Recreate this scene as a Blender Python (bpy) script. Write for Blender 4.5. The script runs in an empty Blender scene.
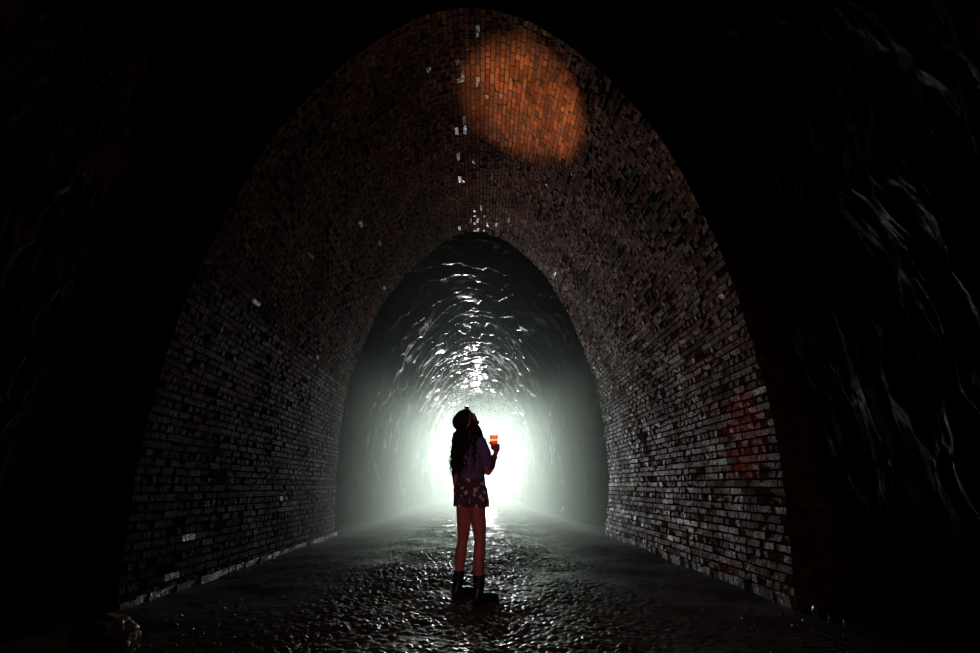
import bpy, bmesh, math, random
import numpy as np
from mathutils import Vector, Matrix

random.seed(7)
RNG = np.random.default_rng(11)
S = bpy.context.scene
COL = S.collection

# ------------------------------------------------------------------ helpers
def link(name, me, mat=None, parent=None):
    o = bpy.data.objects.new(name, me)
    COL.objects.link(o)
    if mat:
        for m in (mat if isinstance(mat, (list, tuple)) else [mat]):
            me.materials.append(m)
    if parent:
        o.parent = parent
    return o

def tag(o, label=None, cat=None, group=None, kind=None):
    for k, v in (('label', label), ('category', cat), ('group', group), ('kind', kind)):
        if v:
            o[k] = v
    return o

def empty(name, loc=(0, 0, 0), rz=0.0):
    o = bpy.data.objects.new(name, None)
    COL.objects.link(o)
    o.location = loc
    o.rotation_euler = (0, 0, rz)
    o.empty_display_size = .1
    return o

def mesh(name, verts, faces, smooth=False):
    me = bpy.data.meshes.new(name)
    me.from_pydata([tuple(v) for v in verts], [], [tuple(int(i) for i in f) for f in faces])
    me.validate()
    if smooth:
        me.polygons.foreach_set('use_smooth', [True] * len(me.polygons))
    me.update()
    return me

def bm_mesh(name, bm, smooth=True):
    me = bpy.data.meshes.new(name)
    bmesh.ops.recalc_face_normals(bm, faces=bm.faces)
    bm.to_mesh(me)
    bm.free()
    if smooth:
        me.polygons.foreach_set('use_smooth', [True] * len(me.polygons))
    return me

# gradient noise, vectorised
def _hash(ix, iy, iz, seed):
    h = (ix * 374761393 + iy * 668265263 + iz * 2147483647 + seed * 974634777) & 0xFFFFFFFF
    h = ((h ^ (h >> 13)) * 1274126177) & 0xFFFFFFFF
    return (h ^ (h >> 16)) & 0xFFFFFFFF

def noise(p, seed=0):
    p = np.asarray(p, float)
    i = np.floor(p).astype(np.int64)
    f = p - i
    w = f * f * f * (f * (f * 6 - 15) + 10)
    out = 0
    for dx in (0, 1):
        for dy in (0, 1):
            for dz in (0, 1):
                h = _hash(i[..., 0] + dx, i[..., 1] + dy, i[..., 2] + dz, seed)
                gx = (h & 1023) / 511.5 - 1
                gy = ((h >> 10) & 1023) / 511.5 - 1
                gz = ((h >> 20) & 1023) / 511.5 - 1
                d = gx * (f[..., 0] - dx) + gy * (f[..., 1] - dy) + gz * (f[..., 2] - dz)
                wt = (w[..., 0] if dx else 1 - w[..., 0]) * (w[..., 1] if dy else 1 - w[..., 1]) * (w[..., 2] if dz else 1 - w[..., 2])
                out = out + d * wt
    return out

def fbm(p, octs=4, seed=0, gain=.5):
    a, t, q = 1.0, 0, np.asarray(p, float)
    for k in range(octs):
        t = t + a * noise(q * 2 ** k + 17.3 * k, seed + k)
        a *= gain
    return t

def ridged(p, octs=3, seed=0, gain=.5):
    a, t, q = 1.0, 0, np.asarray(p, float)
    for k in range(octs):
        t = t + a * (1 - 2.2 * np.abs(noise(q * 2 ** k + 9.1 * k, seed + k)))
        a *= gain
    return t

# ------------------------------------------------------------------ materials
def mat(name, base=(.5, .5, .5), rough=.5, **kw):
    m = bpy.data.materials.new(name)
    m.use_nodes = True
    b = m.node_tree.nodes['Principled BSDF']
    b.inputs['Base Color'].default_value = (*base, 1)
    b.inputs['Roughness'].default_value = rough
    for k, v in kw.items():
        b.inputs[k].default_value = v
    return m

def nodes(m):
    return m.node_tree.nodes, m.node_tree.links, m.node_tree.nodes['Principled BSDF']

def add_noise(m, scale, detail=4, rough=.6, vec=None, stretch=None):
    N, L, b = nodes(m)
    t = N.new('ShaderNodeTexNoise')
    t.inputs['Scale'].default_value = scale
    t.inputs['Detail'].default_value = detail
    t.inputs['Roughness'].default_value = rough
    g = N.new('ShaderNodeTexCoord')
    if stretch:
        mp = N.new('ShaderNodeMapping')
        mp.inputs['Scale'].default_value = stretch
        L.new(g.outputs['Object'], mp.inputs['Vector'])
        L.new(mp.outputs['Vector'], t.inputs['Vector'])
    else:
        L.new(g.outputs['Object'], t.inputs['Vector'])
    return t

def ramp(m, src, stops):
    N, L, b = nodes(m)
    r = N.new('ShaderNodeValToRGB')
    e = r.color_ramp.elements
    while len(e) < len(stops):
        e.new(.5)
    for el, (p, c) in zip(e, stops):
        el.position = p
        el.color = (*c, 1) if len(c) == 3 else c
    L.new(src, r.inputs['Fac'])
    return r

def bump(m, src, strength=.3, dist=.01, prev=None):
    N, L, b = nodes(m)
    n = N.new('ShaderNodeBump')
    n.inputs['Strength'].default_value = strength
    n.inputs['Distance'].default_value = dist
    L.new(src, n.inputs['Height'])
    if prev:
        L.new(prev.outputs['Normal'], n.inputs['Normal'])
    L.new(n.outputs['Normal'], b.inputs['Normal'])
    return n

def g(v):
    return (v, v, v)

# wet sooty brick: a colour of its own for every brick, with soot blotches
def brick_material():
    m = mat('wet_brick', rough=.4)
    N, L, b = nodes(m)
    a = N.new('ShaderNodeVertexColor')
    a.layer_name = 'tint'
    t = add_noise(m, 1.1, 5, .65)
    soot = ramp(m, t.outputs['Fac'], [(.30, g(.3)), (.52, g(.7)), (.72, g(1.0))])
    t2 = add_noise(m, 38, 5, .7)
    speck = ramp(m, t2.outputs['Fac'], [(.3, g(.55)), (.65, g(1.1))])
    mx = N.new('ShaderNodeMix'); mx.data_type = 'RGBA'; mx.blend_type = 'MULTIPLY'
    mx.inputs['Factor'].default_value = 1
    L.new(a.outputs['Color'], mx.inputs['A']); L.new(soot.outputs['Color'], mx.inputs['B'])
    mx2 = N.new('ShaderNodeMix'); mx2.data_type = 'RGBA'; mx2.blend_type = 'MULTIPLY'
    mx2.inputs['Factor'].default_value = 1
    L.new(mx.outputs['Result'], mx2.inputs['A']); L.new(speck.outputs['Color'], mx2.inputs['B'])
    L.new(mx2.outputs['Result'], b.inputs['Base Color'])
    # some bricks are glazed with seeping water (alpha of the tint says how wet); the rest is matt soot
    wn = N.new('ShaderNodeMath'); wn.operation = 'MULTIPLY_ADD'; wn.use_clamp = True
    L.new(add_noise(m, 3.1, 4, .65).outputs['Fac'], wn.inputs[0]); wn.inputs[1].default_value = 3.0; wn.inputs[2].default_value = -.6
    ad = N.new('ShaderNodeMath'); ad.operation = 'MULTIPLY'; ad.use_clamp = True
    L.new(a.outputs['Alpha'], ad.inputs[0]); L.new(wn.outputs[0], ad.inputs[1])
    rr = ramp(m, ad.outputs[0], [(0, g(.8)), (.35, g(.5)), (1, g(.22))])
    L.new(rr.outputs['Color'], b.inputs['Roughness'])
    sp = ramp(m, ad.outputs[0], [(0, g(.0)), (.12, g(.05)), (.35, g(.15)), (1, g(.7))])
    L.new(sp.outputs['Color'], b.inputs['Specular IOR Level'])
    n1 = bump(m, add_noise(m, 26, 3, .6).outputs['Fac'], 1.0, .022)
    bump(m, add_noise(m, 110, 4, .7).outputs['Fac'], .5, .004, n1)
    return m

def mortar_material():
    m = mat('dark_mortar', (.020, .016, .014), .9, **{'Specular IOR Level': 0.0})
    bump(m, add_noise(m, 60, 4, .7).outputs['Fac'], .6, .006)
    return m

def rock_material(name, base=.030, wall_spec=.08, wall_rough=.5):
    m = mat(name, rough=.3)
    N, L, b = nodes(m)
    t = add_noise(m, 1.7, 6, .65)
    r = ramp(m, t.outputs['Fac'], [(.3, (base * .45, base * .43, base * .42)), (.7, (base * 1.5, base * 1.45, base * 1.4))])
    L.new(r.outputs['Color'], b.inputs['Base Color'])
    rr = ramp(m, add_noise(m, 4, 4, .6).outputs['Fac'], [(.38, g(.0)), (.6, g(.25))])
    # water runs along the roof; the side walls are drier
    geo = N.new('ShaderNodeNewGeometry'); sep = N.new('ShaderNodeSeparateXYZ')
    L.new(geo.outputs['Position'], sep.inputs[0])
    dry = N.new('ShaderNodeMapRange'); dry.interpolation_type = 'SMOOTHSTEP'
    for k, v in zip(('From Min', 'From Max', 'To Min', 'To Max'), (6.6, 4.0, .0, 1.0)):
        dry.inputs[k].default_value = v
    L.new(sep.outputs['Z'], dry.inputs['Value'])
    rg = N.new('ShaderNodeMath'); rg.operation = 'MULTIPLY_ADD'
    L.new(dry.outputs[0], rg.inputs[0]); rg.inputs[1].default_value = wall_rough; rg.inputs[2].default_value = .16
    ra = N.new('ShaderNodeMath'); ra.operation = 'ADD'
    L.new(rg.outputs[0], ra.inputs[0]); L.new(rr.outputs['Color'], ra.inputs[1])
    L.new(ra.outputs[0], b.inputs['Roughness'])
    sl = ramp(m, dry.outputs[0], [(0, g(.28)), (1, g(wall_spec))])
    L.new(sl.outputs['Color'], b.inputs['Specular IOR Level'])
    n1 = bump(m, add_noise(m, 9, 5, .65).outputs['Fac'], .4, .025)
    bump(m, add_noise(m, 55, 4, .7).outputs['Fac'], .35, .005, n1)
    return m

def ground_material():
    m = mat('wet_mud', rough=.35)
    N, L, b = nodes(m)
    t = add_noise(m, 3.0, 6, .65)
    r = ramp(m, t.outputs['Fac'], [(.35, (.025, .022, .019)), (.7, (.085, .078, .066))])
    L.new(r.outputs['Color'], b.inputs['Base Color'])
    rr = ramp(m, add_noise(m, 1.6, 4, .6).outputs['Fac'], [(.35, g(.0)), (.65, g(.2))])
    geo = N.new('ShaderNodeNewGeometry'); sep = N.new('ShaderNodeSeparateXYZ')
    L.new(geo.outputs['Position'], sep.inputs[0])
    ax = N.new('ShaderNodeMath'); ax.operation = 'ABSOLUTE'
    L.new(sep.outputs['X'], ax.inputs[0])
    side = N.new('ShaderNodeMapRange'); side.interpolation_type = 'SMOOTHSTEP'      # drier dusty strips along the walls
    for k, v in zip(('From Min', 'From Max', 'To Min', 'To Max'), (1.1, 2.4, .17, .48)):
        side.inputs[k].default_value = v
    L.new(ax.outputs[0], side.inputs['Value'])
    ra = N.new('ShaderNodeMath'); ra.operation = 'ADD'
    L.new(side.outputs[0], ra.inputs[0]); L.new(rr.outputs['Color'], ra.inputs[1])
    L.new(ra.outputs[0], b.inputs['Roughness'])
    sl = ramp(m, side.outputs[0], [(.17, g(1.0)), (.48, g(.45))])
    L.new(sl.outputs['Color'], b.inputs['Specular IOR Level'])
    bump(m, add_noise(m, 90, 3, .7).outputs['Fac'], .3, .004)
    return m

M_BRICK = brick_material()
M_MORTAR = mortar_material()
M_ROCK = rock_material('wet_rock', .012)
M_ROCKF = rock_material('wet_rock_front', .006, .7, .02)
M_GROUND = ground_material()

# ------------------------------------------------------------------ camera
CAM = Vector((.125, 0, .97))
F_PX, PITCH, YAW = 435.0, math.radians(20.1), math.radians(1.48)
cd = bpy.data.cameras.new('camera')
cd.sensor_width = 36
cd.lens = F_PX / 980 * 36
cd.clip_start = .02
cam = bpy.data.objects.new('camera', cd)
COL.objects.link(cam)
cam.location = CAM
cam.rotation_euler = (math.pi / 2 + PITCH, 0, -YAW)
S.camera = cam
RMAT = Matrix.Rotation(-YAW, 3, 'Z') @ Matrix.Rotation(math.pi / 2 + PITCH, 3, 'X')

def ray(px, py):
    return RMAT @ Vector(((px - 490) / F_PX, (326.5 - py) / F_PX, -1))

def at(px, py, Y):
    d = ray(px, py)
    return CAM + d * (Y / d.y)

def ground_at(px, py, z=0):
    d = ray(px, py)
    return CAM + d * ((z - CAM.z) / d.z)

# ------------------------------------------------------------------ tunnel profile
Y_NEAR, Y_FAR, Y_END = 4.34, 10.4, 62.0
HALF = [(2.90, -.45), (2.90, -.2), (2.92, .0), (3.00, .6), (3.07, 1.3), (3.07, 2.2), (2.98, 3.1), (2.79, 4.0), (2.47, 5.05),
        (2.05, 5.85), (1.55, 6.55), (.85, 7.22), (.3, 7.46)]

def smooth_profile():
    pts = HALF + [(0, 7.5)] + [(-x, z) for x, z in reversed(HALF)]
    pts = [np.array(p, float) for p in pts]
    out = []
    for i in range(len(pts) - 1):
        p0, p1, p2, p3 = pts[max(i - 1, 0)], pts[i], pts[i + 1], pts[min(i + 2, len(pts) - 1)]
        for t in np.linspace(0, 1, 12, endpoint=False):
            out.append(.5 * (2 * p1 + (p2 - p0) * t + (2 * p0 - 5 * p1 + 4 * p2 - p3) * t * t + (3 * p1 - p0 - 3 * p2 + p3) * t ** 3))
    out.append(pts[-1])
    return np.array(out)

PRO = smooth_profile()
SEG = np.r_[0, np.cumsum(np.linalg.norm(np.diff(PRO, axis=0), axis=1))]
LEN = SEG[-1]

def prof(s):
    s = np.asarray(s, float)
    return np.stack([np.interp(s, SEG, PRO[:, 0]), np.interp(s, SEG, PRO[:, 1])], -1)

def prof_n(s):                                   # outward normal
    s = np.asarray(s, float)
    d = prof(np.minimum(s + .12, LEN)) - prof(np.maximum(s - .12, 0))
    d = d / np.linalg.norm(d, axis=-1, keepdims=True)
    return np.stack([d[..., 1], -d[..., 0]], -1)

def s_of(z):                                     # arc length on the right side at height z
    k = np.argmax(PRO[:len(PRO) // 2, 1] >= z)
    return SEG[k]

S_FLOOR, S_SPRING = s_of(-.12), s_of(2.9)
COURSE = .083

def brick_colour(p):
    v = random.random()
    c = np.array((.30, .105, .045)) if v < .6 else np.array((.24, .075, .04)) if v < .85 else np.array((.17, .085, .06))
    c = c * random.uniform(.55, 1.15)
    x, y, z = p
    if x > 2 and ((y - 4.95) / .33) ** 2 + ((z - 1.5) / .42) ** 2 < 1 + random.uniform(-.35, .35):
        c = np.array((.95, .16, .075)) * random.uniform(.8, 1.2)     # a clean patch of newer red bricks
    # dimmer light on the left-hand side, put into the brick colour
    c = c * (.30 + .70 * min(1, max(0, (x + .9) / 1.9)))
    # how wet: seeps along the crown and down the right-hand side, drier on the left
    w = .30 * min(1, max(0, (x + .2) / 1.6)) * (1 - .35 * min(1, max(0, (z - 1) / 2.5)))
    w = max(w, .085 if z < 3.2 else .03)
    w *= random.uniform(.55, 1.2) * (1.3 if z < .5 and x > 0 else 1)
    pr = .075 * math.exp(-((x + .02) / .42) ** 2) * (z > 5) + (.012 if x > .8 else .004)
    if random.random() < pr:
        w = random.uniform(.6, 1) if z > 5 else random.uniform(.35, .6)
    return (*c, w)

class Bricks:
    def __init__(self):
        self.v, self.f, self.mi, self.c = [], [], [], []
        self.tone = 1
    def brick(self, P, s0, s1, y0, y1, depth=.014):
        """P(s, y, out) -> xyz ; a chamfered, slightly tilted face standing out of the mortar"""
        base = len(self.v)
        e = .0035
        for s, y in ((s0, y0), (s1, y0), (s1, y1), (s0, y1)):
            self.v.append(P(s, y, depth))
        j = random.gauss(0, .0032)
        ts, ty = random.gauss(0, .0034), random.gauss(0, .0038)
        ch = random.uniform(.005, .010)
        for (s, y, a, b) in ((s0 + ch, y0 + ch, -1, -1), (s1 - ch, y0 + ch, 1, -1), (s1 - ch, y1 - ch, 1, 1), (s0 + ch, y1 - ch, -1, 1)):
            self.v.append(P(s + random.uniform(-e, e), y + random.uniform(-e, e), j + a * ts + b * ty))
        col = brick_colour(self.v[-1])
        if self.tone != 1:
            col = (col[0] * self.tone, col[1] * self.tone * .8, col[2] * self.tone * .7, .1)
        for q in ((4, 5, 6, 7), (0, 1, 5, 4), (1, 2, 6, 5), (2, 3, 7, 6), (3, 0, 4, 7)):
            self.f.append(tuple(base + k for k in q)); self.mi.append(0); self.c.append(col)
    def quad(self, pts, mi=1):
        base = len(self.v)
        self.v += list(pts)
        self.f.append(tuple(range(base, base + len(pts)))); self.mi.append(mi); self.c.append((.04, .03, .03, 0))
    def build(self, name):
        me = bpy.data.meshes.new(name)
        me.from_pydata([tuple(map(float, v)) for v in self.v], [], self.f)
        o = link(name, me, [M_BRICK, M_MORTAR])
        me.polygons.foreach_set('material_index', self.mi)
        a = me.color_attributes.new('tint', 'FLOAT_COLOR', 'CORNER')
        buf = []
        for c, f in zip(self.c, self.f):
                buf += [c[0], c[1], c[2], c[3]] * len(f)
        a.data.foreach_set('color', buf)
        me.update()
        return o

# the wall moves gently in and out so that courses are not perfectly regular
def lining(s, y, out):
    p, n = prof(s), prof_n(s)
    w = .012 * math.sin(y * 1.7 + s * 1.1) + .008 * math.sin(y * 4.1 - s * 2.3)
    q = p + n * (out + w)
    return (q[0], y, q[1])

def lining_block(name, sa, sb):
    B = Bricks()
    k0, k1 = round(sa / COURSE), round(sb / COURSE)
    for k in range(k0, k1):
        s0 = k * COURSE + .0045
        s1 = (k + 1) * COURSE - .0045
        header = k % 3 == 0
        ln = .118 if header else .232
        y = Y_NEAR - (random.uniform(0, .05) if header else (.116 if k % 2 else 0))
        while y < Y_FAR - .02:
            y1 = min(y + ln, Y_FAR)
            y0 = max(y, Y_NEAR)
            if y1 - y0 > .03:
                B.brick(lining, s0, s1, y0 + .004, y1 - .004)
            y += ln
    ys = np.linspace(Y_NEAR, Y_FAR, 26)
    for k in range(k0, k1):
        for a, b in zip(ys[:-1], ys[1:]):
            B.quad([lining(k * COURSE, a, .011), lining((k + 1) * COURSE, a, .011), lining((k + 1) * COURSE, b, .011), lining(k * COURSE, b, .011)])
    return B.build(name)

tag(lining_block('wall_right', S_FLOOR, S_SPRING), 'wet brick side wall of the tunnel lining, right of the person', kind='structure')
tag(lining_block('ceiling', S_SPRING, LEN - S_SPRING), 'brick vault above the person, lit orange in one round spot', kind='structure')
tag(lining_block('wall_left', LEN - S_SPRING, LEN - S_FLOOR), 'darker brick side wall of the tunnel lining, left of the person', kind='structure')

# the face of the lining towards the camera: rings of header bricks, backed by a plain masonry face
def face_p(s, out, dy):
    p, n = prof(s), prof_n(s)
    q = p + n * out
    return (q[0], Y_NEAR + dy, q[1])

B = Bricks()
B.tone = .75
k0, k1 = round(S_FLOOR / COURSE), round((LEN - S_FLOOR) / COURSE)
for k in range(k0, k1):
    for r in range(4):
        o0 = .006 + r * .118 if k % 2 else (.006 + r * .118 - (.059 if r else 0))
        o1 = .006 + (r + 1) * .118 - .008 if k % 2 else (.006 + (r + 1) * .118 - .059 - .008)
        B.brick(lambda s, y, d: face_p(s, y, d), k * COURSE + .004, (k + 1) * COURSE - .004, max(o0, .004), o1)
for k in range(k0, k1, 2):
    s0, s1 = k * COURSE, min(k + 2, k1) * COURSE
    B.quad([face_p(s0, .0, .012), face_p(s1, .0, .012), face_p(s1, 1.3, .012), face_p(s0, 1.3, .012)])
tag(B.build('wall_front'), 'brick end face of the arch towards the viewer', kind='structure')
# the hidden far face of the lining
B = Bricks()
for k in range(k0, k1, 2):
    s0, s1 = k * COURSE, min(k + 2, k1) * COURSE
    d = Y_FAR - Y_NEAR - .004
    B.quad([face_p(s0, -.004, d), face_p(s1, -.004, d), face_p(s1, 1.4, d), face_p(s0, 1.4, d)])
tag(B.build('wall_back'), 'far end face of the brick arch', kind='structure')

# low brick footings that catch the light along the foot of each wall
def footing(name, sgn, h, w, label):
    B = Bricks()
    y = Y_NEAR
    while y < Y_FAR - .05:
        ln = random.uniform(.10, .125) if sgn > 0 else random.uniform(.16, .24)
        y1 = min(y + ln, Y_FAR)
        base = len(B.v)
        ww, hh = w * random.uniform(.75, 1.2), h * random.uniform(.8, 1.2)
        xo, xi = sgn * 3.0, sgn * (2.93 - ww)
        a, b = y + .006, y1 - .006
        c = .008
        for (x, yy, z) in ((xi, a, -.1), (xo, a, -.1), (xo, b, -.1), (xi, b, -.1),
                           (xi, a, hh - c), (xo, a, hh), (xo, b, hh), (xi, b, hh - c),
                           (xi + sgn * c, a + c, hh), (xi + sgn * c, b - c, hh + random.uniform(-.004, .004))):
            B.v.append((x, yy, z))
        col = (*(np.array((.30, .27, .23)) * random.uniform(.3, 1.1)), random.uniform(.2, .8))
        for q in ((0, 4, 7, 3), (0, 1, 5, 8, 4), (3, 7, 9, 6, 2), (4, 8, 9, 7), (8, 5, 6, 9)):
            B.f.append(tuple(base + i for i in q)); B.mi.append(0); B.c.append(col)
        y = y1
    return tag(B.build(name), label, kind='structure')
footing('trim_1', -1, .032, .04, 'pale footing course along the foot of the left wall')
footing('trim_2', 1, .05, .05, 'pale footing course along the foot of the right wall')

# ------------------------------------------------------------------ rock tunnel
def rock_grid(ys, ss, disp, off):
    SS, YY = np.meshgrid(ss, ys)
    P, Nn = prof(SS), prof_n(SS)
    if callable(off):
        off = off(P[..., 0], YY, P[..., 1])[..., None]
    else:
        off = np.full(SS.shape + (1,), off)
    D = off[..., 0] - disp(SS, YY, P + Nn * off)
    Q = P + Nn * D[..., None]
    return np.stack([Q[..., 0], YY, Q[..., 1]], -1)

def grid_mesh(name, V, i0, i1, m, label):
    sub = V[:, i0:i1 + 1]
    r, c = sub.shape[:2]
    idx = np.arange(r * c).reshape(r, c)
    f = np.stack([idx[:-1, :-1], idx[1:, :-1], idx[1:, 1:], idx[:-1, 1:]], -1).reshape(-1, 4)
    me = mesh(name, sub.reshape(-1, 3), f, True)
    return tag(link(name, me, m), label, kind='structure')

def far_disp(SS, YY, P):
    q = np.stack([P[..., 0] * .55, YY * 1.0, P[..., 1] * .55], -1)
    warp = fbm(np.stack([P[..., 0] * .5, YY * .5, P[..., 1] * .5], -1), 3, 5)
    t = (YY + 1.3 * warp + .25 * np.abs(P[..., 0])) / .85
    saw = t - np.floor(t)
    ledge = np.where(saw < .8, saw / .8, (1 - saw) / .2)
    big = fbm(np.stack([P[..., 0] * .35, YY * .3, P[..., 1] * .35], -1), 3, 21)
    rid = ridged(q * 1.4, 4, 31)
    amp = .35 + .9 * np.clip(noise(np.stack([P[..., 0] * .4, YY * .35, P[..., 1] * .4], -1), 77) + .4, 0, 1)
    return .20 * big + .32 * ledge * amp + .06 * rid + .012 * ridged(q * np.array([5, 7, 5]), 2, 41)

ss = np.linspace(0, LEN, 300)
ys = [Y_FAR - .06]
while ys[-1] < Y_END:
    ys.append(ys[-1] + .045 * max(1, (ys[-1] / 15) ** 1.2))
V = rock_grid(np.array(ys), ss, far_disp, lambda x, y, z: .20 + .85 * np.exp(-(np.maximum(y - 10.2, 0) / 2.8) ** 2) + 0 * x)
iA, iB = int(300 * .22), int(300 * .78)
grid_mesh('wall_far_right', V, 0, iA, M_ROCK, 'rough wet rock wall of the unlined tunnel beyond the arch, right side')
grid_mesh('ceiling_far', V, iA, iB, M_ROCK, 'rough rock roof beyond the arch with glinting ridges')
grid_mesh('wall_far_left', V, iB, 299, M_ROCK, 'rough rock wall of the unlined tunnel beyond the arch, left side')

def near_disp(SS, YY, P):
    q = np.stack([P[..., 0] * .9, YY * 1.15, P[..., 1] * .22], -1)
    big = fbm(q * .8, 3, 121)
    rid = ridged(q * 2.1, 4, 131, .5)
    low = np.clip((P[..., 1] + .1) / 1.0, 0, 1)
    return (.24 * big + .19 * rid + .03 * ridged(q * 6, 3, 141)) * (.35 + .65 * low) - .22 * (1 - low)

ysn = np.r_[np.linspace(-4.5, 1.2, 60), np.linspace(1.25, Y_NEAR + .05, 170)]
VN = rock_grid(ysn, ss, near_disp, lambda x, y, z: .62 - .15 * np.tanh(x / 1.5) + .32 * np.clip((z - 3.3) / 1.6, 0, 1) + .16 * np.clip((y - 3.45) / .7, 0, 1))
grid_mesh('wall_rock_right', VN, 0, iA, M_ROCKF, 'jagged dark rock wall in front of the brick arch, right side')
grid_mesh('ceiling_rock', VN, iA, iB, M_ROCKF, 'dark rock roof in front of the brick arch')
grid_mesh('wall_rock_left', VN, iB, 299, M_ROCKF, 'jagged dark rock wall in front of the brick arch, left side')

# ------------------------------------------------------------------ floor
def cells(X, Y, size, seed):
    """flat-topped pebbles: a height for each point from the nearest stone"""
    gx, gy = X / size, Y / size
    ix, iy = np.floor(gx).astype(np.int64), np.floor(gy).astype(np.int64)
    best = np.full(X.shape, 9.0); hgt = np.zeros(X.shape)
    for dx in (-1, 0, 1):
        for dy in (-1, 0, 1):
            h = _hash(ix + dx, iy + dy, ix * 0 + 5, seed)
            ox, oy = (h & 1023) / 1023, ((h >> 10) & 1023) / 1023
            hh = ((h >> 20) & 1023) / 1023
            ex, ey = gx - (ix + dx + ox), gy - (iy + dy + oy)
            d = ex * ex + ey * ey
            tilt = ((h >> 5) & 255) / 255 - .5
            top = (.35 + .65 * hh) * np.clip(1 - d * 2.0, -.4, 1) ** 1 + .5 * tilt * ey
            m_ = d < best
            best = np.where(m_, d, best); hgt = np.where(m_, top, hgt)
    return hgt

def floor_z(X, Y):
    p3 = np.stack([X, Y, np.zeros_like(X)], -1)
    bed = .05 * np.exp(-(X / 1.5) ** 2) - .03
    rut = -.025 * np.exp(-((X - 1.35) / .35) ** 2)
    patch = np.clip(.75 + 1.1 * noise(p3 * .8, 201) + .6 * noise(p3 * 2.3, 202), .3, 1.0)
    ctr = .12 + .88 * np.exp(-((X + .05) / 1.35) ** 4)
    far = 1 / (1 + (Y / 27) ** 3)
    k = patch * ctr * far
    return bed + rut + .04 * fbm(p3 * .9, 3, 203) + (.026 * fbm(p3 * 4.5, 2, 205) + .034 * cells(X, Y, .055, 301) + .012 * cells(X + .3, Y, .029, 302)) * k

ysf = [-4.4]
while ysf[-1] < Y_END:
    y = ysf[-1]
    ysf.append(y + (.14 if y < 2.8 else .0105 * max(1, (y / 5) ** 1.7)))
ysf = np.array(ysf)
xsf = np.r_[np.linspace(-3.9, -2.1, 50), np.linspace(-2.08, 2.08, 400), np.linspace(2.1, 3.9, 50)]
XX, YF = np.meshgrid(xsf, ysf)
ZZ = floor_z(XX, YF)
r, c = XX.shape
idx = np.arange(r * c).reshape(r, c)
ff = np.stack([idx[:-1, :-1], idx[:-1, 1:], idx[1:, 1:], idx[1:, :-1]], -1).reshape(-1, 4)
fl = link('floor', mesh('floor', np.stack([XX, YF, ZZ], -1).reshape(-1, 3), ff, True), M_GROUND)
tag(fl, 'wet muddy stony ground of the tunnel', kind='structure')

def fz(x, y):
    return float(floor_z(np.array([x], float), np.array([y], float))[0])

# ------------------------------------------------------------------ stones
def ico(sub=1):
    bm = bmesh.new()
    bmesh.ops.create_icosphere(bm, subdivisions=sub, radius=1)
    bm.verts.ensure_lookup_table()
    v = np.array([x.co[:] for x in bm.verts]); f = np.array([[w.index for w in q.verts] for q in bm.faces])
    bm.free()
    return v, f

M_STONE = mat('wet_stone', (.10, .095, .085), .16)
bump(M_STONE, add_noise(M_STONE, 40, 4, .7).outputs['Fac'], .5, .006)
M_PALE = mat('pale_wet_stone', (.72, .70, .58), .42, **{'Specular IOR Level': 1.0})
bump(M_PALE, add_noise(M_PALE, 30, 4, .7).outputs['Fac'], .5, .008)

M_GLINT = mat('shiny_wet_stone', (.12, .12, .11), .16, **{'Specular IOR Level': 1.0})
bump(M_GLINT, add_noise(M_GLINT, 50, 3, .6).outputs['Fac'], .4, .004)
iv, if_ = ico(1)
gv, gf = [], []
n_g = 0
while n_g < 1300:
    y = 3.0 + 11 * random.random() ** 1.7
    x = random.uniform(-2.75, 2.75)
    if abs(x) < 1.0 or (x < -2.2 and y < 4.1):
        continue
    if float(noise(np.array([[x * .9, y * .9, 3.3]]), 55)[0]) < random.uniform(-.5, .25):
        continue
    sz = random.uniform(.006, .016) * (1.5 if random.random() < .06 else 1)
    sc = np.array([random.uniform(.7, 1.5), random.uniform(.7, 1.5), random.uniform(.3, .55)]) * sz
    a = random.uniform(0, 6.28)
    vv = iv * (1 + .12 * RNG.standard_normal((len(iv), 1))) * sc
    vv = np.stack([vv[:, 0] * math.cos(a) - vv[:, 1] * math.sin(a), vv[:, 0] * math.sin(a) + vv[:, 1] * math.cos(a), vv[:, 2]], -1)
    vv = vv + np.array([x, y, fz(x, y) + sc[2] * .35])
    gf.append(if_ + len(iv) * n_g)
    gv.append(vv)
    n_g += 1
tag(link('gravel', mesh('gravel', np.concatenate(gv), np.concatenate(gf), True), M_STONE),
    'wet loose gravel glinting over the tunnel floor', 'gravel', kind='stuff')

def stone(px, py, w, h, label, m, rz=0., seed=0, group=None, Y=None, ridges=False, name='stone'):
    p = ground_at(px, py) if Y is None else at(px, py, Y)
    v, f = ico(4 if ridges else 3)
    n = 1 + .32 * fbm(v * 1.5 + seed * 3.1, 3, seed)[:, None] + .10 * ridged(v * 2.6 + seed, 2, seed + 9)[:, None]
    if ridges:
        n = n + .12 * np.sin(13 * (v[:, 0:1] * .35 + v[:, 1:2]) + 1.5 * noise(v * 2, 4)[:, None])
    v = v * n * np.array([w, w * (.95 if ridges else .75), h])
    z0 = v[:, 2].min()
    v[:, 2] -= z0 * .8
    o = link(name, mesh(name, v, f, True), m)
    o.location = (p.x, p.y, fz(p.x, p.y))
    o.rotation_euler = (0, 0, rz)
    return tag(o, label, 'stone', group)

rk = stone(98, 650, .14, .085, 'large pale ridged rock on the ground at the bottom left corner', M_PALE, .3, 2, ridges=True, name='rock')
rk.rotation_euler = (-.20, .06, .3)
rk.location.z += .02
stone(123, 648, .03, .025, 'small rounded pebble lying just beside the large wet ridged rock', M_PALE, .2, 3, name='pebble')
stone(137, 641, .014, .035, 'thin upright stone between the large ridged rock and the left brick wall', M_PALE, .1, 4)
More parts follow.
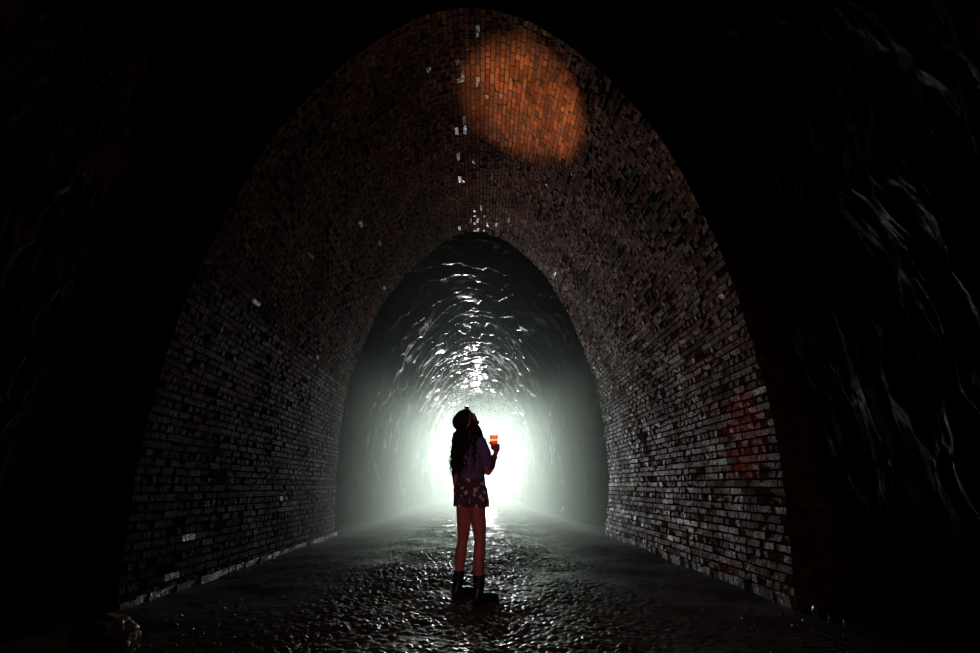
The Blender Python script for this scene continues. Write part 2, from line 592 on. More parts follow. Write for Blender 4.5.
# (the stick at the foot of the left wall is added below)
G = 'wet stones at the foot of the right arch end'
for (px, py, w, h, lab, sd) in (
        (816, 612, .028, .042, 'tallest wet pointed stone in the cluster below the right arch end', 11),
        (805, 621, .022, .02, 'slanted sliver of wet stone, leftmost in the cluster below the right arch end', 12),
        (813, 629, .017, .022, 'rounded wet pebble in front of the tallest pointed stone below the right arch end', 13),
        (830, 622, .014, .042, 'narrow upright wet stone in the middle of the cluster below the right arch end', 14),
        (846, 625, .02, .03, 'jagged wet stone, rightmost of the cluster below the right arch end', 15),
        (852, 656, .022, .02, 'single wet pebble alone near the bottom edge, below the right arch end cluster', 16)):
    stone(px, py, w, h, lab, M_GLINT, sd * .7, sd, G)

# ------------------------------------------------------------------ fog
def fog():
    bm = bmesh.new()
    bmesh.ops.create_cube(bm, size=1)
    me = bm_mesh('fog', bm, False)
    y0, y1 = 6.5, 61.5
    for v in me.vertices:
        v.co = Vector((v.co.x * 5.6, y0 + (v.co.y + .5) * (y1 - y0), -.2 + (v.co.z + .5) * 7.6))
    m = bpy.data.materials.new('fog')
    m.use_nodes = True
    N, L = m.node_tree.nodes, m.node_tree.links
    N.remove(N['Principled BSDF'])
    sc = N.new('ShaderNodeVolumeScatter')
    sc.inputs['Color'].default_value = (.80, 1, .83, 1)
    ab = N.new('ShaderNodeVolumeAbsorption')
    ab.inputs['Color'].default_value = (.80, 1, .83, 1)
    sc.inputs['Anisotropy'].default_value = FOG_G
    geo = N.new('ShaderNodeNewGeometry')
    sep = N.new('ShaderNodeSeparateXYZ')
    L.new(geo.outputs['Position'], sep.inputs[0])
    def mr(src, a, b, c, d):
        n = N.new('ShaderNodeMapRange')
        n.interpolation_type = 'SMOOTHSTEP'
        for k, v in zip(('From Min', 'From Max', 'To Min', 'To Max'), (a, b, c, d)):
            n.inputs[k].default_value = v
        L.new(src, n.inputs['Value'])
        return n.outputs[0]
    def mul(a, b):
        n = N.new('ShaderNodeMath'); n.operation = 'MULTIPLY'
        L.new(a, n.inputs[0])
        if isinstance(b, float):
            n.inputs[1].default_value = b
        else:
            L.new(b, n.inputs[1])
        return n.outputs[0]
    ny = mul(mr(sep.outputs['Y'], 6.0, 11.0, .0, 1.0), mr(sep.outputs['Y'], 14.0, 24.0, 1.0, .10))
    up = N.new('ShaderNodeMath'); up.operation = 'SUBTRACT'        # the bank of fog rises towards the lamp
    L.new(sep.outputs['Z'], up.inputs[0]); L.new(mr(sep.outputs['Y'], 11.0, 30.0, .0, 3.4), up.inputs[1])
    nz = mr(up.outputs[0], .0, 4.2, 1.0, .015)
    d = mul(mul(ny, nz), FOG_D)
    L.new(d, sc.inputs['Density'])
    L.new(d, ab.inputs['Density'])
    adv = N.new('ShaderNodeAddShader')
    L.new(sc.outputs[0], adv.inputs[0]); L.new(ab.outputs[0], adv.inputs[1])
    L.new(adv.outputs[0], N['Material Output'].inputs['Volume'])
    o = link('fog', me, m)
    tag(o, 'pale greenish fog filling the tunnel behind the person', 'fog', kind='stuff')
FOG_D, FOG_G = .175, .62
fog()

# ------------------------------------------------------------------ body building tools
def ell(bm, c, r, R=None, seg=14):
    """an ellipsoid (closed)"""
    mt = Matrix.Translation(Vector(c)) @ (R.to_4x4() if R else Matrix.Identity(4)) @ Matrix.Diagonal((*([r] * 3 if np.isscalar(r) else r), 1))
    bmesh.ops.create_uvsphere(bm, u_segments=seg, v_segments=seg // 2 + 2, radius=1, matrix=mt)

def hull(bm, nodes_):
    """a chain of convex hulls of neighbouring ellipsoids: a tapering limb"""
    for (c0, r0), (c1, r1) in zip(nodes_[:-1], nodes_[1:]):
        t = bmesh.new()
        for c, r in ((c0, r0), (c1, r1)):
            ell(t, c, r, seg=14)
        res = bmesh.ops.convex_hull(t, input=t.verts)
        dead = [v for v in t.verts if not v.link_faces]
        dead += [e for e in res['geom_interior'] if isinstance(e, bmesh.types.BMVert) and e not in dead]
        bmesh.ops.delete(t, geom=list(set(dead)), context='VERTS')
        me = bpy.data.meshes.new('t'); t.to_mesh(me); t.free()
        bm.from_mesh(me); bpy.data.meshes.remove(me)

def fuse(name, bm, voxel, smooth=4, factor=.5, post=None):
    """union of overlapping closed shapes into one continuous skin"""
    bmesh.ops.recalc_face_normals(bm, faces=bm.faces)
    me = bpy.data.meshes.new(name + '_raw'); bm.to_mesh(me); bm.free()
    o = bpy.data.objects.new('tmp', me); COL.objects.link(o)
    md = o.modifiers.new('r', 'REMESH'); md.mode = 'VOXEL'; md.voxel_size = voxel
    if smooth:
        sm = o.modifiers.new('s', 'SMOOTH'); sm.iterations = smooth; sm.factor = factor
    dg = bpy.context.evaluated_depsgraph_get()
    out = bpy.data.meshes.new_from_object(o.evaluated_get(dg))
    bpy.data.objects.remove(o); bpy.data.meshes.remove(me)
    out.name = name
    out.polygons.foreach_set('use_smooth', [True] * len(out.polygons))
    if post:
        b2 = bmesh.new(); b2.from_mesh(out); post(b2); b2.to_mesh(out); b2.free()
    return out

def cut(b2, co, no, fill=False):
    gm = b2.verts[:] + b2.edges[:] + b2.faces[:]
    res = bmesh.ops.bisect_plane(b2, geom=gm, plane_co=co, plane_no=no, clear_outer=True)
    if fill:
        ed = [e for e in res['geom_cut'] if isinstance(e, bmesh.types.BMEdge)]
        bmesh.ops.holes_fill(b2, edges=ed)

def tube(bm, pts, rad, seg=6):
    """a tube through pts; rad is a number or one per point"""
    n = len(pts)
    rad = [rad] * n if np.isscalar(rad) else rad
    prev = None; up = Vector((0.31, .2, .93))
    for i, p in enumerate(pts):
        p = Vector(p)
        t = (Vector(pts[min(i + 1, n - 1)]) - Vector(pts[max(i - 1, 0)])).normalized()
        a = t.cross(up).normalized()
        b = t.cross(a)
        ring = [bm.verts.new(p + (a * math.cos(k * 2 * math.pi / seg) + b * math.sin(k * 2 * math.pi / seg)) * rad[i]) for k in range(seg)]
        if prev:
            for k in range(seg):
                bm.faces.new((prev[k], prev[(k + 1) % seg], ring[(k + 1) % seg], ring[k]))
        else:
            bm.faces.new(ring[::-1])
        prev = ring
    bm.faces.new(prev)

# a thin wet stick at the foot of the left wall
M_STICK = mat('wet_bark', (.36, .33, .26), .2, **{'Specular IOR Level': .9})
bump(M_STICK, add_noise(M_STICK, 60, 4, .7).outputs['Fac'], .6, .004)
pa, pb = ground_at(160, 624), ground_at(182, 616)
bm = bmesh.new()
sp_ = []
for q in range(9):
    t = q / 8
    w_ = pa.lerp(pb, t) - pa
    sp_.append((w_.x + .006 * math.sin(q * 1.9), w_.y + .006 * math.cos(q * 2.3), .020 + .005 * math.sin(q * 1.3) + (fz(pa.x + w_.x, pa.y + w_.y) - fz(pa.x, pa.y))))
tube(bm, sp_, [.006, .009, .010, .009, .011, .009, .008, .009, .005], 8)
stick = link('stick', bm_mesh('stick', bm), M_STICK)
stick.location = (pa.x, pa.y, fz(pa.x, pa.y))
tag(stick, 'thin wet stick lying on the ground near the foot of the left wall', 'stick')

# ------------------------------------------------------------------ person
Y_P = 4.34
foot = ground_at(469, 605)
PX = at(469, 605, Y_P).x
TURN = math.radians(-50)
gz = max(fz(PX + a, Y_P + b) for a in (-.12, 0, .12) for b in (-.1, 0, .1))
person = empty('person', (PX, Y_P, gz - .012), TURN)
tag(person, 'person in dark patterned shorts and boots looking up, holding a red cup, wearing a headlamp', 'person')

M_SKIN = mat('skin', (.54, .22, .16), .45, **{'Subsurface Weight': .1})
N, L, b = nodes(M_SKIN)
rr = ramp(M_SKIN, add_noise(M_SKIN, 18, 3).outputs['Fac'], [(.3, (.50, .19, .14)), (.7, (.58, .25, .18))])
L.new(rr.outputs['Color'], b.inputs['Base Color'])
M_HAIR = mat('dark_hair', (.018, .010, .007), .42)
bump(M_HAIR, add_noise(M_HAIR, 160, 2, .5, stretch=(1, 1, .15)).outputs['Fac'], .4, .003)
M_KNIT = mat('dark_knit', (.016, .014, .018), .9)
bump(M_KNIT, add_noise(M_KNIT, 220, 2).outputs['Fac'], .5, .003)
M_LEATHER = mat('black_leather', (.012, .011, .011), .4)
bump(M_LEATHER, add_noise(M_LEATHER, 70, 3).outputs['Fac'], .4, .003)
M_SOLE = mat('black_rubber', (.01, .01, .01), .7)
bump(M_SOLE, add_noise(M_SOLE, 90, 2).outputs['Fac'], .3, .003)

def flower_cloth(name, base, spot, scale, size):
    m = mat(name, base, .85)
    N, L, b = nodes(m)
    tc = N.new('ShaderNodeTexCoord')
    v = N.new('ShaderNodeTexVoronoi'); v.inputs['Scale'].default_value = scale; v.inputs['Randomness'].default_value = .85
    dist = N.new('ShaderNodeTexNoise'); dist.inputs['Scale'].default_value = 30
    mxv = N.new('ShaderNodeMix'); mxv.data_type = 'VECTOR'; mxv.inputs['Factor'].default_value = .04
    L.new(tc.outputs['Object'], dist.inputs['Vector'])
    L.new(tc.outputs['Object'], mxv.inputs[4]); L.new(dist.outputs['Color'], mxv.inputs[5])
    L.new(mxv.outputs[1], v.inputs['Vector'])
    r = ramp(m, v.outputs['Distance'], [(size * .6, spot), (size, base)])
    L.new(r.outputs['Color'], b.inputs['Base Color'])
    bump(m, add_noise(m, 25, 3).outputs['Fac'], .5, .012)
    return m
M_SHORTS = flower_cloth('patterned_shorts_cloth', (.11, .085, .11), (.95, .9, .9), 19, .40)
M_SHIRT = flower_cloth('dark_blue_shirt_cloth', (.17, .16, .34), (.6, .55, .58), 7, .19)

HEAD = Matrix.Translation((0, -.055, 1.532)) @ Matrix.Rotation(math.radians(54), 4, 'X')
def H(x, y, z):
    return HEAD @ Vector((x, y, z))
HR = HEAD.to_3x3()
C_CUP = Vector((.062, .238, 1.342))

def build_body():
    bm = bmesh.new()
    # trunk
    hull(bm, [((0, 0, .88), (.145, .10, .085)), ((0, .005, 1.07), (.115, .08, .05)), ((0, 0, 1.22), (.135, .095, .06)),
              ((0, -.01, 1.315), (.135, .07, .045)), ((0, -.015, 1.37), (.06, .055, .03))])
    hull(bm, [((0, -.02, 1.35), .052), (tuple(H(0, -.01, -.05)), .05)])
    # head
    ell(bm, H(0, -.018, .03), (.074, .095, .085), HR)
    ell(bm, H(0, .028, -.04), (.058, .066, .075), HR)
    hull(bm, [(tuple(H(-.022, .062, -.095)), .02), (tuple(H(.022, .062, -.095)), .02)])
    hull(bm, [(tuple(H(-.045, .012, -.075)), .02), (tuple(H(-.015, .062, -.098)), .018)])
    hull(bm, [(tuple(H(.045, .012, -.075)), .02), (tuple(H(.015, .062, -.098)), .018)])
    hull(bm, [(tuple(H(0, .086, .012)), .008), (tuple(H(0, .112, -.028)), .012)])
    ell(bm, H(-.012, .1, -.032), .009, HR); ell(bm, H(.012, .1, -.032), .009, HR)
    hull(bm, [(tuple(H(-.03, .078, .022)), .009), (tuple(H(.03, .078, .022)), .009)])       # brow
    ell(bm, H(0, .090, -.056), (.022, .013, .007), HR); ell(bm, H(0, .088, -.068), (.02, .013, .008), HR)
    for s in (-1, 1):
        ell(bm, H(s * .04, .062, -.028), (.022, .022, .02), HR)                              # cheek
        ell(bm, H(s * .076, -.008, -.012), (.010, .022, .032), HR)                           # ear
        # legs
        hull(bm, [((s * .082, 0, .85), .088), ((s * .108, .012, .62), .068), ((s * .122, .018, .47), .050), ((s * .128, -.002, .36), .053),
                  ((s * .135, -.008, .25), .043), ((s * .142, -.01, .10), .034)])
        hull(bm, [((s * .142, -.03, .045), .03), ((s * .155, .13, .032), .026)])
    # left arm, hanging
    hull(bm, [((-.15, -.01, 1.315), .05), ((-.178, -.02, 1.22), .044), ((-.205, -.03, 1.05), .034), ((-.207, -.012, .97), .036), ((-.200, .03, .81), .024)])
    hull(bm, [((-.200, .03, .81), (.017, .024, .02)), ((-.196, .04, .735), (.013, .036, .02))])
    for k, (dy, ln) in enumerate(((.030, .062), (.010, .070), (-.010, .064), (-.028, .050))):
        y0 = .042 + dy
        hull(bm, [((-.196, y0, .725), .0088), ((-.190, y0 + .004, .725 - ln * .5), .0082), ((-.176, y0 + .004, .725 - ln), .007)])
    hull(bm, [((-.192, .062, .79), .011), ((-.182, .088, .755), .0095), ((-.172, .095, .725), .008)])
    # right arm, bent up to the cup
    hull(bm, [((.15, -.01, 1.315), .05), ((.172, .012, 1.22), .044), ((.182, .055, 1.06), .035)])
    hull(bm, [((.182, .055, 1.06), .035), ((.178, .10, 1.105), .037), ((.128, .190, 1.205), .0235)])
    hull(bm, [((.128, .190, 1.205), (.02, .022, .02)), ((.121, .215, 1.255), (.015, .034, .028)), ((.118, .228, 1.303), (.013, .036, .022))])
    cx, cy = C_CUP.x, C_CUP.y
    for k, (z0, end) in enumerate(((1.326, 150), (1.307, 165), (1.288, 160), (1.270, 140))):
        nd = []
        for i in range(6):
            a = math.radians(22 + (end - 22) * i / 5)
            rr_ = .0505 + (.006 if i == 0 else 0)
            nd.append(((cx + rr_ * math.cos(a), cy + rr_ * math.sin(a), z0 - .006 + .004 * math.sin(i)), .0092 - .0005 * i))
        hull(bm, nd)
    hull(bm, [((.118, .208, 1.265), .014), ((cx + .050, cy - .038, 1.295), .0115), ((cx + .018, cy - .053, 1.322), .0100), ((cx - .018, cy - .050, 1.340), .0085)])
    return fuse('body', bm, .0052, 3, .5)

body = link('body', build_body(), M_SKIN, person)

# eyes and brows
M_EYE = mat('eye_white', (.8, .78, .75), .15)
M_IRIS = mat('dark_iris', (.03, .015, .008), .1)
for s in (-1, 1):
    bm = bmesh.new(); ell(bm, H(s * .03, .073, .0), .0125, HR)
    e = link('eye', bm_mesh('eye', bm), M_EYE, person)
    bm = bmesh.new(); ell(bm, H(s * .03, .0825, .0), (.0055, .0035, .0055), HR)
    link('iris', bm_mesh('iris', bm), M_IRIS, e)

# shirt with short sleeves
def build_shirt():
    bm = bmesh.new()
    hull(bm, [((0, .0, .99), (.165, .118, .05)), ((0, .003, 1.07), (.145, .108, .06)), ((0, 0, 1.22), (.152, .112, .07)), ((0, -.01, 1.32), (.15, .083, .048)),
              ((0, -.015, 1.36), (.08, .065, .03))])
    hull(bm, [((-.145, -.01, 1.318), .062), ((-.180, -.02, 1.22), .062), ((-.192, -.024, 1.15), .064)])
    hull(bm, [((.145, -.01, 1.318), .062), ((.180, .014, 1.22), .064), ((.192, .035, 1.14), .068)])
    def post(b2):
        cut(b2, (0, 0, 1.0), (0, 0, -1))
        cut(b2, (0, -.01, 1.385), (0, .15, 1))
        for v in b2.verts:
            d = fbm(np.array([[v.co.x * 9, v.co.y * 9, v.co.z * 5]]), 2, 61)[0]
            v.co += v.normal * d * .011
    return fuse('shirt', bm, .009, 2, .5, post)
shirt = link('shirt', build_shirt(), M_SHIRT, person)
shirt['label'] = 'dark blue short sleeved shirt'
sol = shirt.modifiers.new('cloth', 'SOLIDIFY'); sol.thickness = .003

def build_shorts():
    bm = bmesh.new()
    hull(bm, [((0, .003, 1.06), (.148, .110, .04)), ((0, .0, .97), (.162, .118, .05)), ((0, -.008, .88), (.172, .128, .07))])
    for s in (-1, 1):
        hull(bm, [((s * .08, -.004, .90), (.095, .118, .06)), ((s * .096, .004, .80), (.102, .112, .05)), ((s * .102, .006, .73), (.106, .112, .04))])
    def post(b2):
        cut(b2, (0, 0, .757), (0, 0, -1))
        for v in b2.verts:
            d = fbm(np.array([[v.co.x * 10, v.co.y * 10, v.co.z * 6]]), 2, 67)[0]
            v.co += v.normal * d * .012
    return fuse('shorts', bm, .009, 2, .5, post)
shorts = link('shorts', build_shorts(), M_SHORTS, person)
shorts['label'] = 'dark loose shorts with pale flower spots'
sol = shorts.modifiers.new('cloth', 'SOLIDIFY'); sol.thickness = .003

# boots
for s in (-1, 1):
    bm = bmesh.new()
    hull(bm, [((s * .139, -.008, .215), .052), ((s * .142, -.012, .12), .045), ((s * .143, -.022, .065), (.042, .05, .04))])
    hull(bm, [((s * .143, -.03, .055), (.042, .045, .04)), ((s * .15, .07, .05), (.044, .05, .036)), ((s * .157, .15, .042), (.042, .045, .028))])
    def post(b2):
        cut(b2, (0, 0, .222), (0, 0, 1))
        cut(b2, (0, 0, .02), (0, 0, -1))
    bt = link('boot', fuse('boot', bm, .006, 3, .5, post), M_LEATHER, person)
    bm = bmesh.new()
    hull(bm, [((s * .143, -.035, .014), (.046, .048, .014)), ((s * .15, .07, .014), (.049, .05, .014)), ((s * .157, .155, .014), (.045, .046, .014))])
    link('sole', bm_mesh('sole', bm), M_SOLE, bt)
    bm = bmesh.new()
    for i in range(5):
        z = .095 + i * .024
        yy = .038 - i * .003 if i else .05
        tube(bm, [(s * .143 - .022, yy - .004, z), (s * .143, yy + .006, z + .006), (s * .143 + .022, yy - .004, z)], .003, 5)
    link('laces', bm_mesh('laces', bm), M_SOLE, bt)

# beanie: a soft cap pulled over the back of the head, with a folded band
def build_beanie():
    bm = bmesh.new()
    ell(bm, H(0, -.022, .036), (.087, .107, .097), HR, 24)
    ell(bm, H(0, -.06, .055), (.078, .085, .085), HR, 24)
    ell(bm, H(0, -.085, .02), (.07, .06, .07), HR, 24)
    co, no = H(0, 0, .030), HR @ Vector((0, .30, -1)).normalized()
    def post(b2):
        cut(b2, co, no)
        for v in b2.verts:
            v.co += v.normal * .004 * noise(np.array([[v.co.x * 20, v.co.y * 20, v.co.z * 20]]), 3)[0]
    return fuse('beanie', bm, .007, 6, .5, post)
bean = link('beanie', build_beanie(), M_KNIT, person)
bean.modifiers.new('t', 'SOLIDIFY').thickness = .004
bm = bmesh.new()
pts = []
for i in range(41):
    a = 2 * math.pi * i / 40
    x, y = .086 * math.cos(a), -.022 + .106 * math.sin(a)
    if math.sin(a) < 0:
        y -= .02 * -math.sin(a)
    pts.append(tuple(H(x, y, .034 + .30 * (y))))
tube(bm, pts, .0115, 8)
link('cuff', bm_mesh('cuff', bm), M_KNIT, bean)

# headlamp: strap over the cap, housing, lit lens
M_STRAP = mat('grey_elastic', (.65, .58, .55), .8)
bump(M_STRAP, add_noise(M_STRAP, 200, 2).outputs['Fac'], .3, .002)
M_PLASTIC = mat('black_plastic', (.02, .02, .02), .4)
bump(M_PLASTIC, add_noise(M_PLASTIC, 150, 2).outputs['Fac'], .1, .001)
M_LED = mat('led', (1, 1, 1), .3)
M_LED.node_tree.nodes['Principled BSDF'].inputs['Emission Color'].default_value = (.75, .85, 1, 1)
M_LED.node_tree.nodes['Principled BSDF'].inputs['Emission Strength'].default_value = 12
hl = empty('headlamp'); hl.parent = person
def strap_mesh():
    bm = bmesh.new()
    n = 48
    rings = []
    for i in range(n):
        a = 2 * math.pi * i / n
        rx, ry = .0915, .113
        x, y = rx * math.cos(a), -.028 + ry * math.sin(a)
        if math.sin(a) < 0:
            y -= .026 * -math.sin(a)
        z = .075 - .10 * (1 - math.sin(a)) / 2
        nrm = Vector((math.cos(a), math.sin(a), 0))
        r4 = []
        for dn, dz in ((0, -.011), (.0035, -.011), (.0035, .011), (0, .011)):
            q = Vector((x, y, z)) + nrm * dn + Vector((0, 0, dz))
            r4.append(bm.verts.new(H(*q)))
        rings.append(r4)
    for i in range(n):
        A, Bq = rings[i], rings[(i + 1) % n]
        for k in range(4):
            bm.faces.new((A[k], A[(k + 1) % 4], Bq[(k + 1) % 4], Bq[k]))
    return bm_mesh('strap', bm)
link('strap', strap_mesh(), M_STRAP, hl)
LAMP_H = Vector((0, .098, .080))
bm = bmesh.new()
bmesh.ops.create_cube(bm, size=1, matrix=Matrix.Translation(H(*LAMP_H)) @ HR.to_4x4() @ Matrix.Diagonal((.05, .026, .036, 1)))
bmesh.ops.bevel(bm, geom=bm.edges[:], offset=.006, segments=3, affect='EDGES')
link('lamp_housing', bm_mesh('lamp_housing', bm), M_PLASTIC, hl)
bm = bmesh.new()
ell(bm, H(0, LAMP_H.y + .012, LAMP_H.z + .004), (.016, .014, .016), HR)
link('lamp_lens', bm_mesh('lamp_lens', bm, False), M_LED, hl)

# long curly hair
def build_hair():
    bm = bmesh.new()
    # underlying mass from nape down the back and over the shoulders
    core = bmesh.new()
    hull(core, [(tuple(H(0, -.055, -.01)), (.088, .065, .06)), ((0, -.08, 1.43), (.125, .065, .05)), ((-.02, -.10, 1.35), (.155, .05, .05)), ((-.06, -.115, 1.23), (.10, .032, .05)),
                ((-.08, -.115, 1.14), (.065, .02, .03))])
    for s in (-1, 1):
        hull(core, [(tuple(H(s * .07, -.02, -.02)), (.022, .04, .04)), ((s * .095, -.02, 1.43), (.045, .06, .05)), ((s * .12, -.02, 1.375), (.05, .065, .035))])
    me = fuse('core', core, .009, 4)
    bm.from_mesh(me); bpy.data.meshes.remove(me)
    rnd = random.Random(3)
    for k in range(150):
        a = rnd.uniform(-1, 1)
        if rnd.random() < .62:
            a = -abs(a) * .95 + rnd.uniform(0, .25)
        side = a
        root = H(side * .078, -.05 - .05 * (1 - abs(side)), rnd.uniform(-.05, .02))
        midp = Vector((side * .17, -.085 - .035 * (1 - abs(side)) + rnd.uniform(-.02, .02), rnd.uniform(1.36, 1.42)))
        if abs(side) > .8 and rnd.random() < .45:
            midp.y += .08
        end = Vector((side * .15 - .035 + rnd.uniform(-.03, .03), -.118 + rnd.uniform(-.02, .02) - .01, rnd.uniform(1.01, 1.22)))
        if abs(side) > .85:
            end.y += .05
            end.z += .03
        ph, tw, am = rnd.uniform(0, 6.28), rnd.uniform(4, 7), rnd.uniform(.010, .022)
        pts, rad = [], []
        n = 22
        for i in range(n):
            t = i / (n - 1)
            p = root * (1 - t) ** 2 + midp * 2 * t * (1 - t) + end * t * t if False else (
                root.lerp(midp, t * 2) if t < .5 else midp.lerp(end, t * 2 - 1))
            w = am * min(1, t * 3)
            p = p + Vector((math.cos(ph + t * tw * 6.28) * w, math.sin(ph + t * tw * 6.28) * w, 0))
            pts.append(p); rad.append(.0085 * (1 - .75 * t ** 2))
        tube(bm, pts, rad, 5)
    return bm_mesh('hair', bm)
link('hair', build_hair(), M_HAIR, person)

# bracelet on the raised wrist
M_BEAD = mat('dark_beads', (.05, .03, .03), .35)
bump(M_BEAD, add_noise(M_BEAD, 120, 2).outputs['Fac'], .2, .001)
bm = bmesh.new()
wc, wd = Vector((.130, .184, 1.196)), (Vector((.128, .190, 1.205)) - Vector((.178, .10, 1.105))).normalized()
u_ = wd.cross(Vector((1, 0, 0))).normalized(); v_ = wd.cross(u_)
for i in range(18):
    a = 2 * math.pi * i / 18
    ell(bm, wc + (u_ * math.cos(a) + v_ * math.sin(a)) * .029, .0052, seg=8)
link('bracelet', bm_mesh('bracelet', bm), M_BEAD, person)

# ------------------------------------------------------------------ cup in the raised hand
def thin(name, col, trans, tl, rough=.2):
    m = bpy.data.materials.new(name); m.use_nodes = True
    N, L = m.node_tree.nodes, m.node_tree.links
    b = N['Principled BSDF']
    b.inputs['Base Color'].default_value = (*col, 1); b.inputs['Roughness'].default_value = rough
    nz = N.new('ShaderNodeTexNoise'); nz.inputs['Scale'].default_value = 60
    bp = N.new('ShaderNodeBump'); bp.inputs['Strength'].default_value = .05; bp.inputs['Distance'].default_value = .002
    L.new(nz.outputs['Fac'], bp.inputs['Height']); L.new(bp.outputs['Normal'], b.inputs['Normal'])
    t = N.new('ShaderNodeBsdfTransparent'); t.inputs['Color'].default_value = (*trans, 1)
    tr = N.new('ShaderNodeBsdfTranslucent'); tr.inputs['Color'].default_value = (*col, 1)
    m1 = N.new('ShaderNodeMixShader'); m1.inputs['Fac'].default_value = .2
    L.new(t.outputs[0], m1.inputs[1]); L.new(tr.outputs[0], m1.inputs[2])
    m2 = N.new('ShaderNodeMixShader'); m2.inputs['Fac'].default_value = .06
    L.new(m1.outputs[0], m2.inputs[1]); L.new(b.outputs[0], m2.inputs[2])
    L.new(m2.outputs[0], N['Material Output'].inputs['Surface'])
    return m
M_CUP = thin('red_plastic', (.95, .16, .04), (1, .38, .20), .5)
M_BAND_LIGHT = thin('painted_band_light', (1, .85, .75), (1, .92, .85), .5)  # pale colour painted in for bright background showing through above the drink
M_LIQ = thin('red_drink', (.75, .08, .02), (1, .62, .40), .5, .05)

Rz = Matrix.Rotation(TURN, 3, 'Z')
cw = Rz @ C_CUP + person.location
cup = empty('drinking_cup', (cw.x, cw.y, cw.z - .065))
tag(cup, 'translucent red plastic cup with a painted band of light showing through, held in the raised hand', 'cup')
def lathe(prof_, seg=32):
    bm = bmesh.new(); prev = None
    for r_, z in prof_:
        ring = [bm.verts.new((r_ * math.cos(2 * math.pi * k / seg), r_ * math.sin(2 * math.pi * k / seg), z)) for k in range(seg)]
        if prev:
            for k in range(seg):
                bm.faces.new((prev[k], prev[(k + 1) % seg], ring[(k + 1) % seg], ring[k]))
        prev = ring
    return bm
bm = lathe([(.002, .002), (.031, 0), (.033, .004), (.0395, .080)]); link('cup_wall', bm_mesh('cup_wall', bm), M_CUP, cup)
bm = lathe([(.0397, .080), (.0408, .094)]); b_ = link('cup_light_band', bm_mesh('cup_light_band', bm), M_BAND_LIGHT, cup); b_['label'] = 'painted band of light showing through the cup'
bm = lathe([(.0408, .094), (.0435, .128), (.0450, .129), (.0455, .131), (.0445, .133), (.0432, .131)]); link('cup_rim', bm_mesh('cup_rim', bm), M_CUP, cup)
bm = lathe([(.001, .004), (.0305, .004), (.0375, .078), (.001, .078)]); link('drink', bm_mesh('drink', bm), M_LIQ, cup)

# ------------------------------------------------------------------ the bright lamp in the fog
LX, LY, LZ = .40, 36.0, 2.3
fl_ = empty('floodlight', (LX, LY, fz(LX, LY)))
tag(fl_, 'bright white floodlight burning in the fog behind the person', 'lamp')
dz0 = LZ - fz(LX, LY)
bm = bmesh.new()
bmesh.ops.create_cube(bm, size=1, matrix=Matrix.Translation((0, .05, dz0)) @ Matrix.Diagonal((.34, .10, .26, 1)))
bmesh.ops.bevel(bm, geom=bm.edges[:], offset=.02, segments=2, affect='EDGES')
link('housing', bm_mesh('housing', bm), M_PLASTIC, fl_)
M_FLOOD = mat('flood_lens', (1, 1, 1), .3)
M_FLOOD.node_tree.nodes['Principled BSDF'].inputs['Emission Color'].default_value = (.95, 1, 1, 1)
M_FLOOD.node_tree.nodes['Principled BSDF'].inputs['Emission Strength'].default_value = 120
bm = bmesh.new()
bmesh.ops.create_cube(bm, size=1, matrix=Matrix.Translation((0, -.002, dz0)) @ Matrix.Diagonal((.29, .012, .21, 1)))
link('lens', bm_mesh('lens', bm, False), M_FLOOD, fl_)
bm = bmesh.new()
tube(bm, [(-.19, .05, dz0), (-.19, .05, dz0 - .18), (.19, .05, dz0 - .18), (.19, .05, dz0)], .012, 8)
link('bracket', bm_mesh('bracket', bm), M_PLASTIC, fl_)
bm = bmesh.new()
tube(bm, [(0, .05, dz0 - .18), (0, .05, .35)], .016, 8)
link('post', bm_mesh('post', bm), M_PLASTIC, fl_)
for k in range(3):
    a = k * 2.094 + .5
    bm = bmesh.new()
    tube(bm, [(0, .05, .5), (.38 * math.cos(a), .05 + .38 * math.sin(a), .0)], .012, 8)
    link('leg', bm_mesh('leg', bm), M_PLASTIC, fl_)

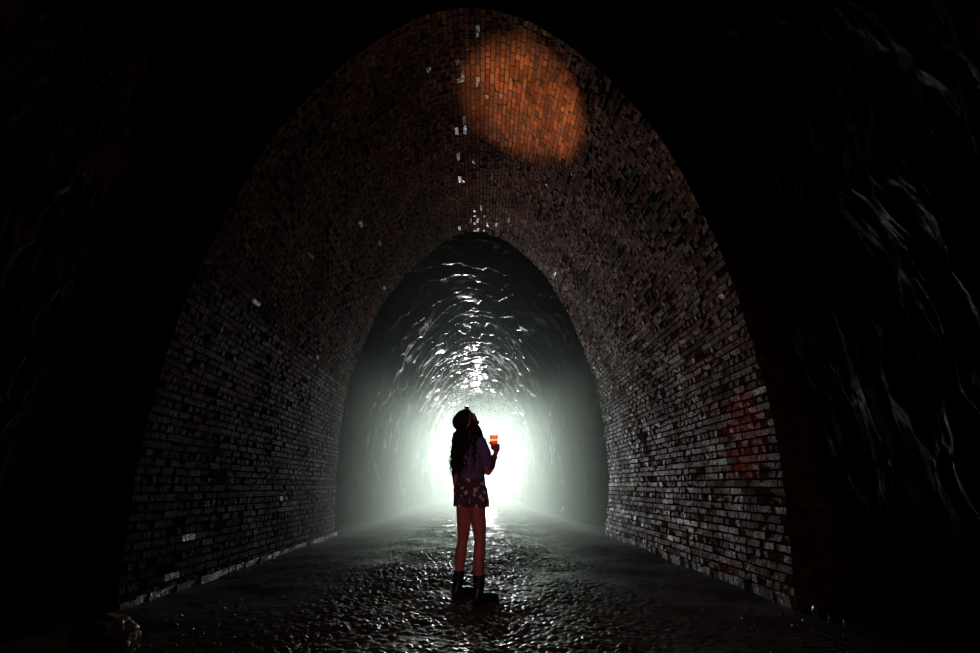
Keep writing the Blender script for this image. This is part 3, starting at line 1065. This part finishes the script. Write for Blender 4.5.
# ------------------------------------------------------------------ lights
def light(name, kind, loc, energy, col=(1, 1, 1), radius=.05, target=None, **kw):
    d = bpy.data.lights.new(name, kind)
    d.energy = energy; d.color = col; d.shadow_soft_size = radius
    for k, v in kw.items():
        setattr(d, k, v)
    o = bpy.data.objects.new(name, d); COL.objects.link(o)
    o.location = loc
    if target is not None:
        o.rotation_euler = (Vector(target) - Vector(loc)).to_track_quat('-Z', 'Y').to_euler()
    return o

light('flood_beam', 'SPOT', (LX, LY - .03, LZ), 27500, (1.0, .96, 1.0), .12, (LX + .4, 0, 1.6), spot_size=math.radians(150), spot_blend=.5)
# her headlamp, thrown up on to the vault
lens_w = Rz @ H(0, LAMP_H.y + .034, LAMP_H.z + .004) + person.location
d = ray(525, 103)
tgt = None
for t in np.linspace(3, 12, 4000):
    q = CAM + d * float(t)
    j = np.argmin((PRO[:, 0] - q.x) ** 2 + (PRO[:, 1] - q.z) ** 2)
    n_ = prof_n(SEG[j])
    if (np.array([q.x, q.z]) - PRO[j]) @ n_ > 0:
        tgt = q; break
light('headlamp_beam', 'SPOT', lens_w, 2300, (1, .60, .30), .012, tgt, spot_size=math.radians(26), spot_blend=.75)
# weak red glow of the torch carried by whoever stands beside the camera
light('red_torch', 'SPOT', (-.7, -2.2, 1.5), 140.0, (1, .40, .46), .04, (.45, Y_P, 1.3), spot_size=math.radians(56), spot_blend=1.0)

# ------------------------------------------------------------------ world and view
w = bpy.data.worlds.new('dark'); S.world = w
w.use_nodes = True
w.node_tree.nodes['Background'].inputs['Color'].default_value = (0, 0, 0, 1)
w.node_tree.nodes['Background'].inputs['Strength'].default_value = 0
S.view_settings.view_transform = 'Standard'
S.view_settings.look = 'None'
S.view_settings.gamma = 1
S.view_settings.use_curve_mapping = False
S.view_settings.exposure = 0
S.cycles.use_denoising = True
S.cycles.max_bounces = 6
S.cycles.diffuse_bounces = 2
S.cycles.glossy_bounces = 3
S.cycles.transparent_max_bounces = 12
S.cycles.volume_bounces = 0
S.cycles.volume_step_rate = .5
S.cycles.sample_clamp_indirect = 4
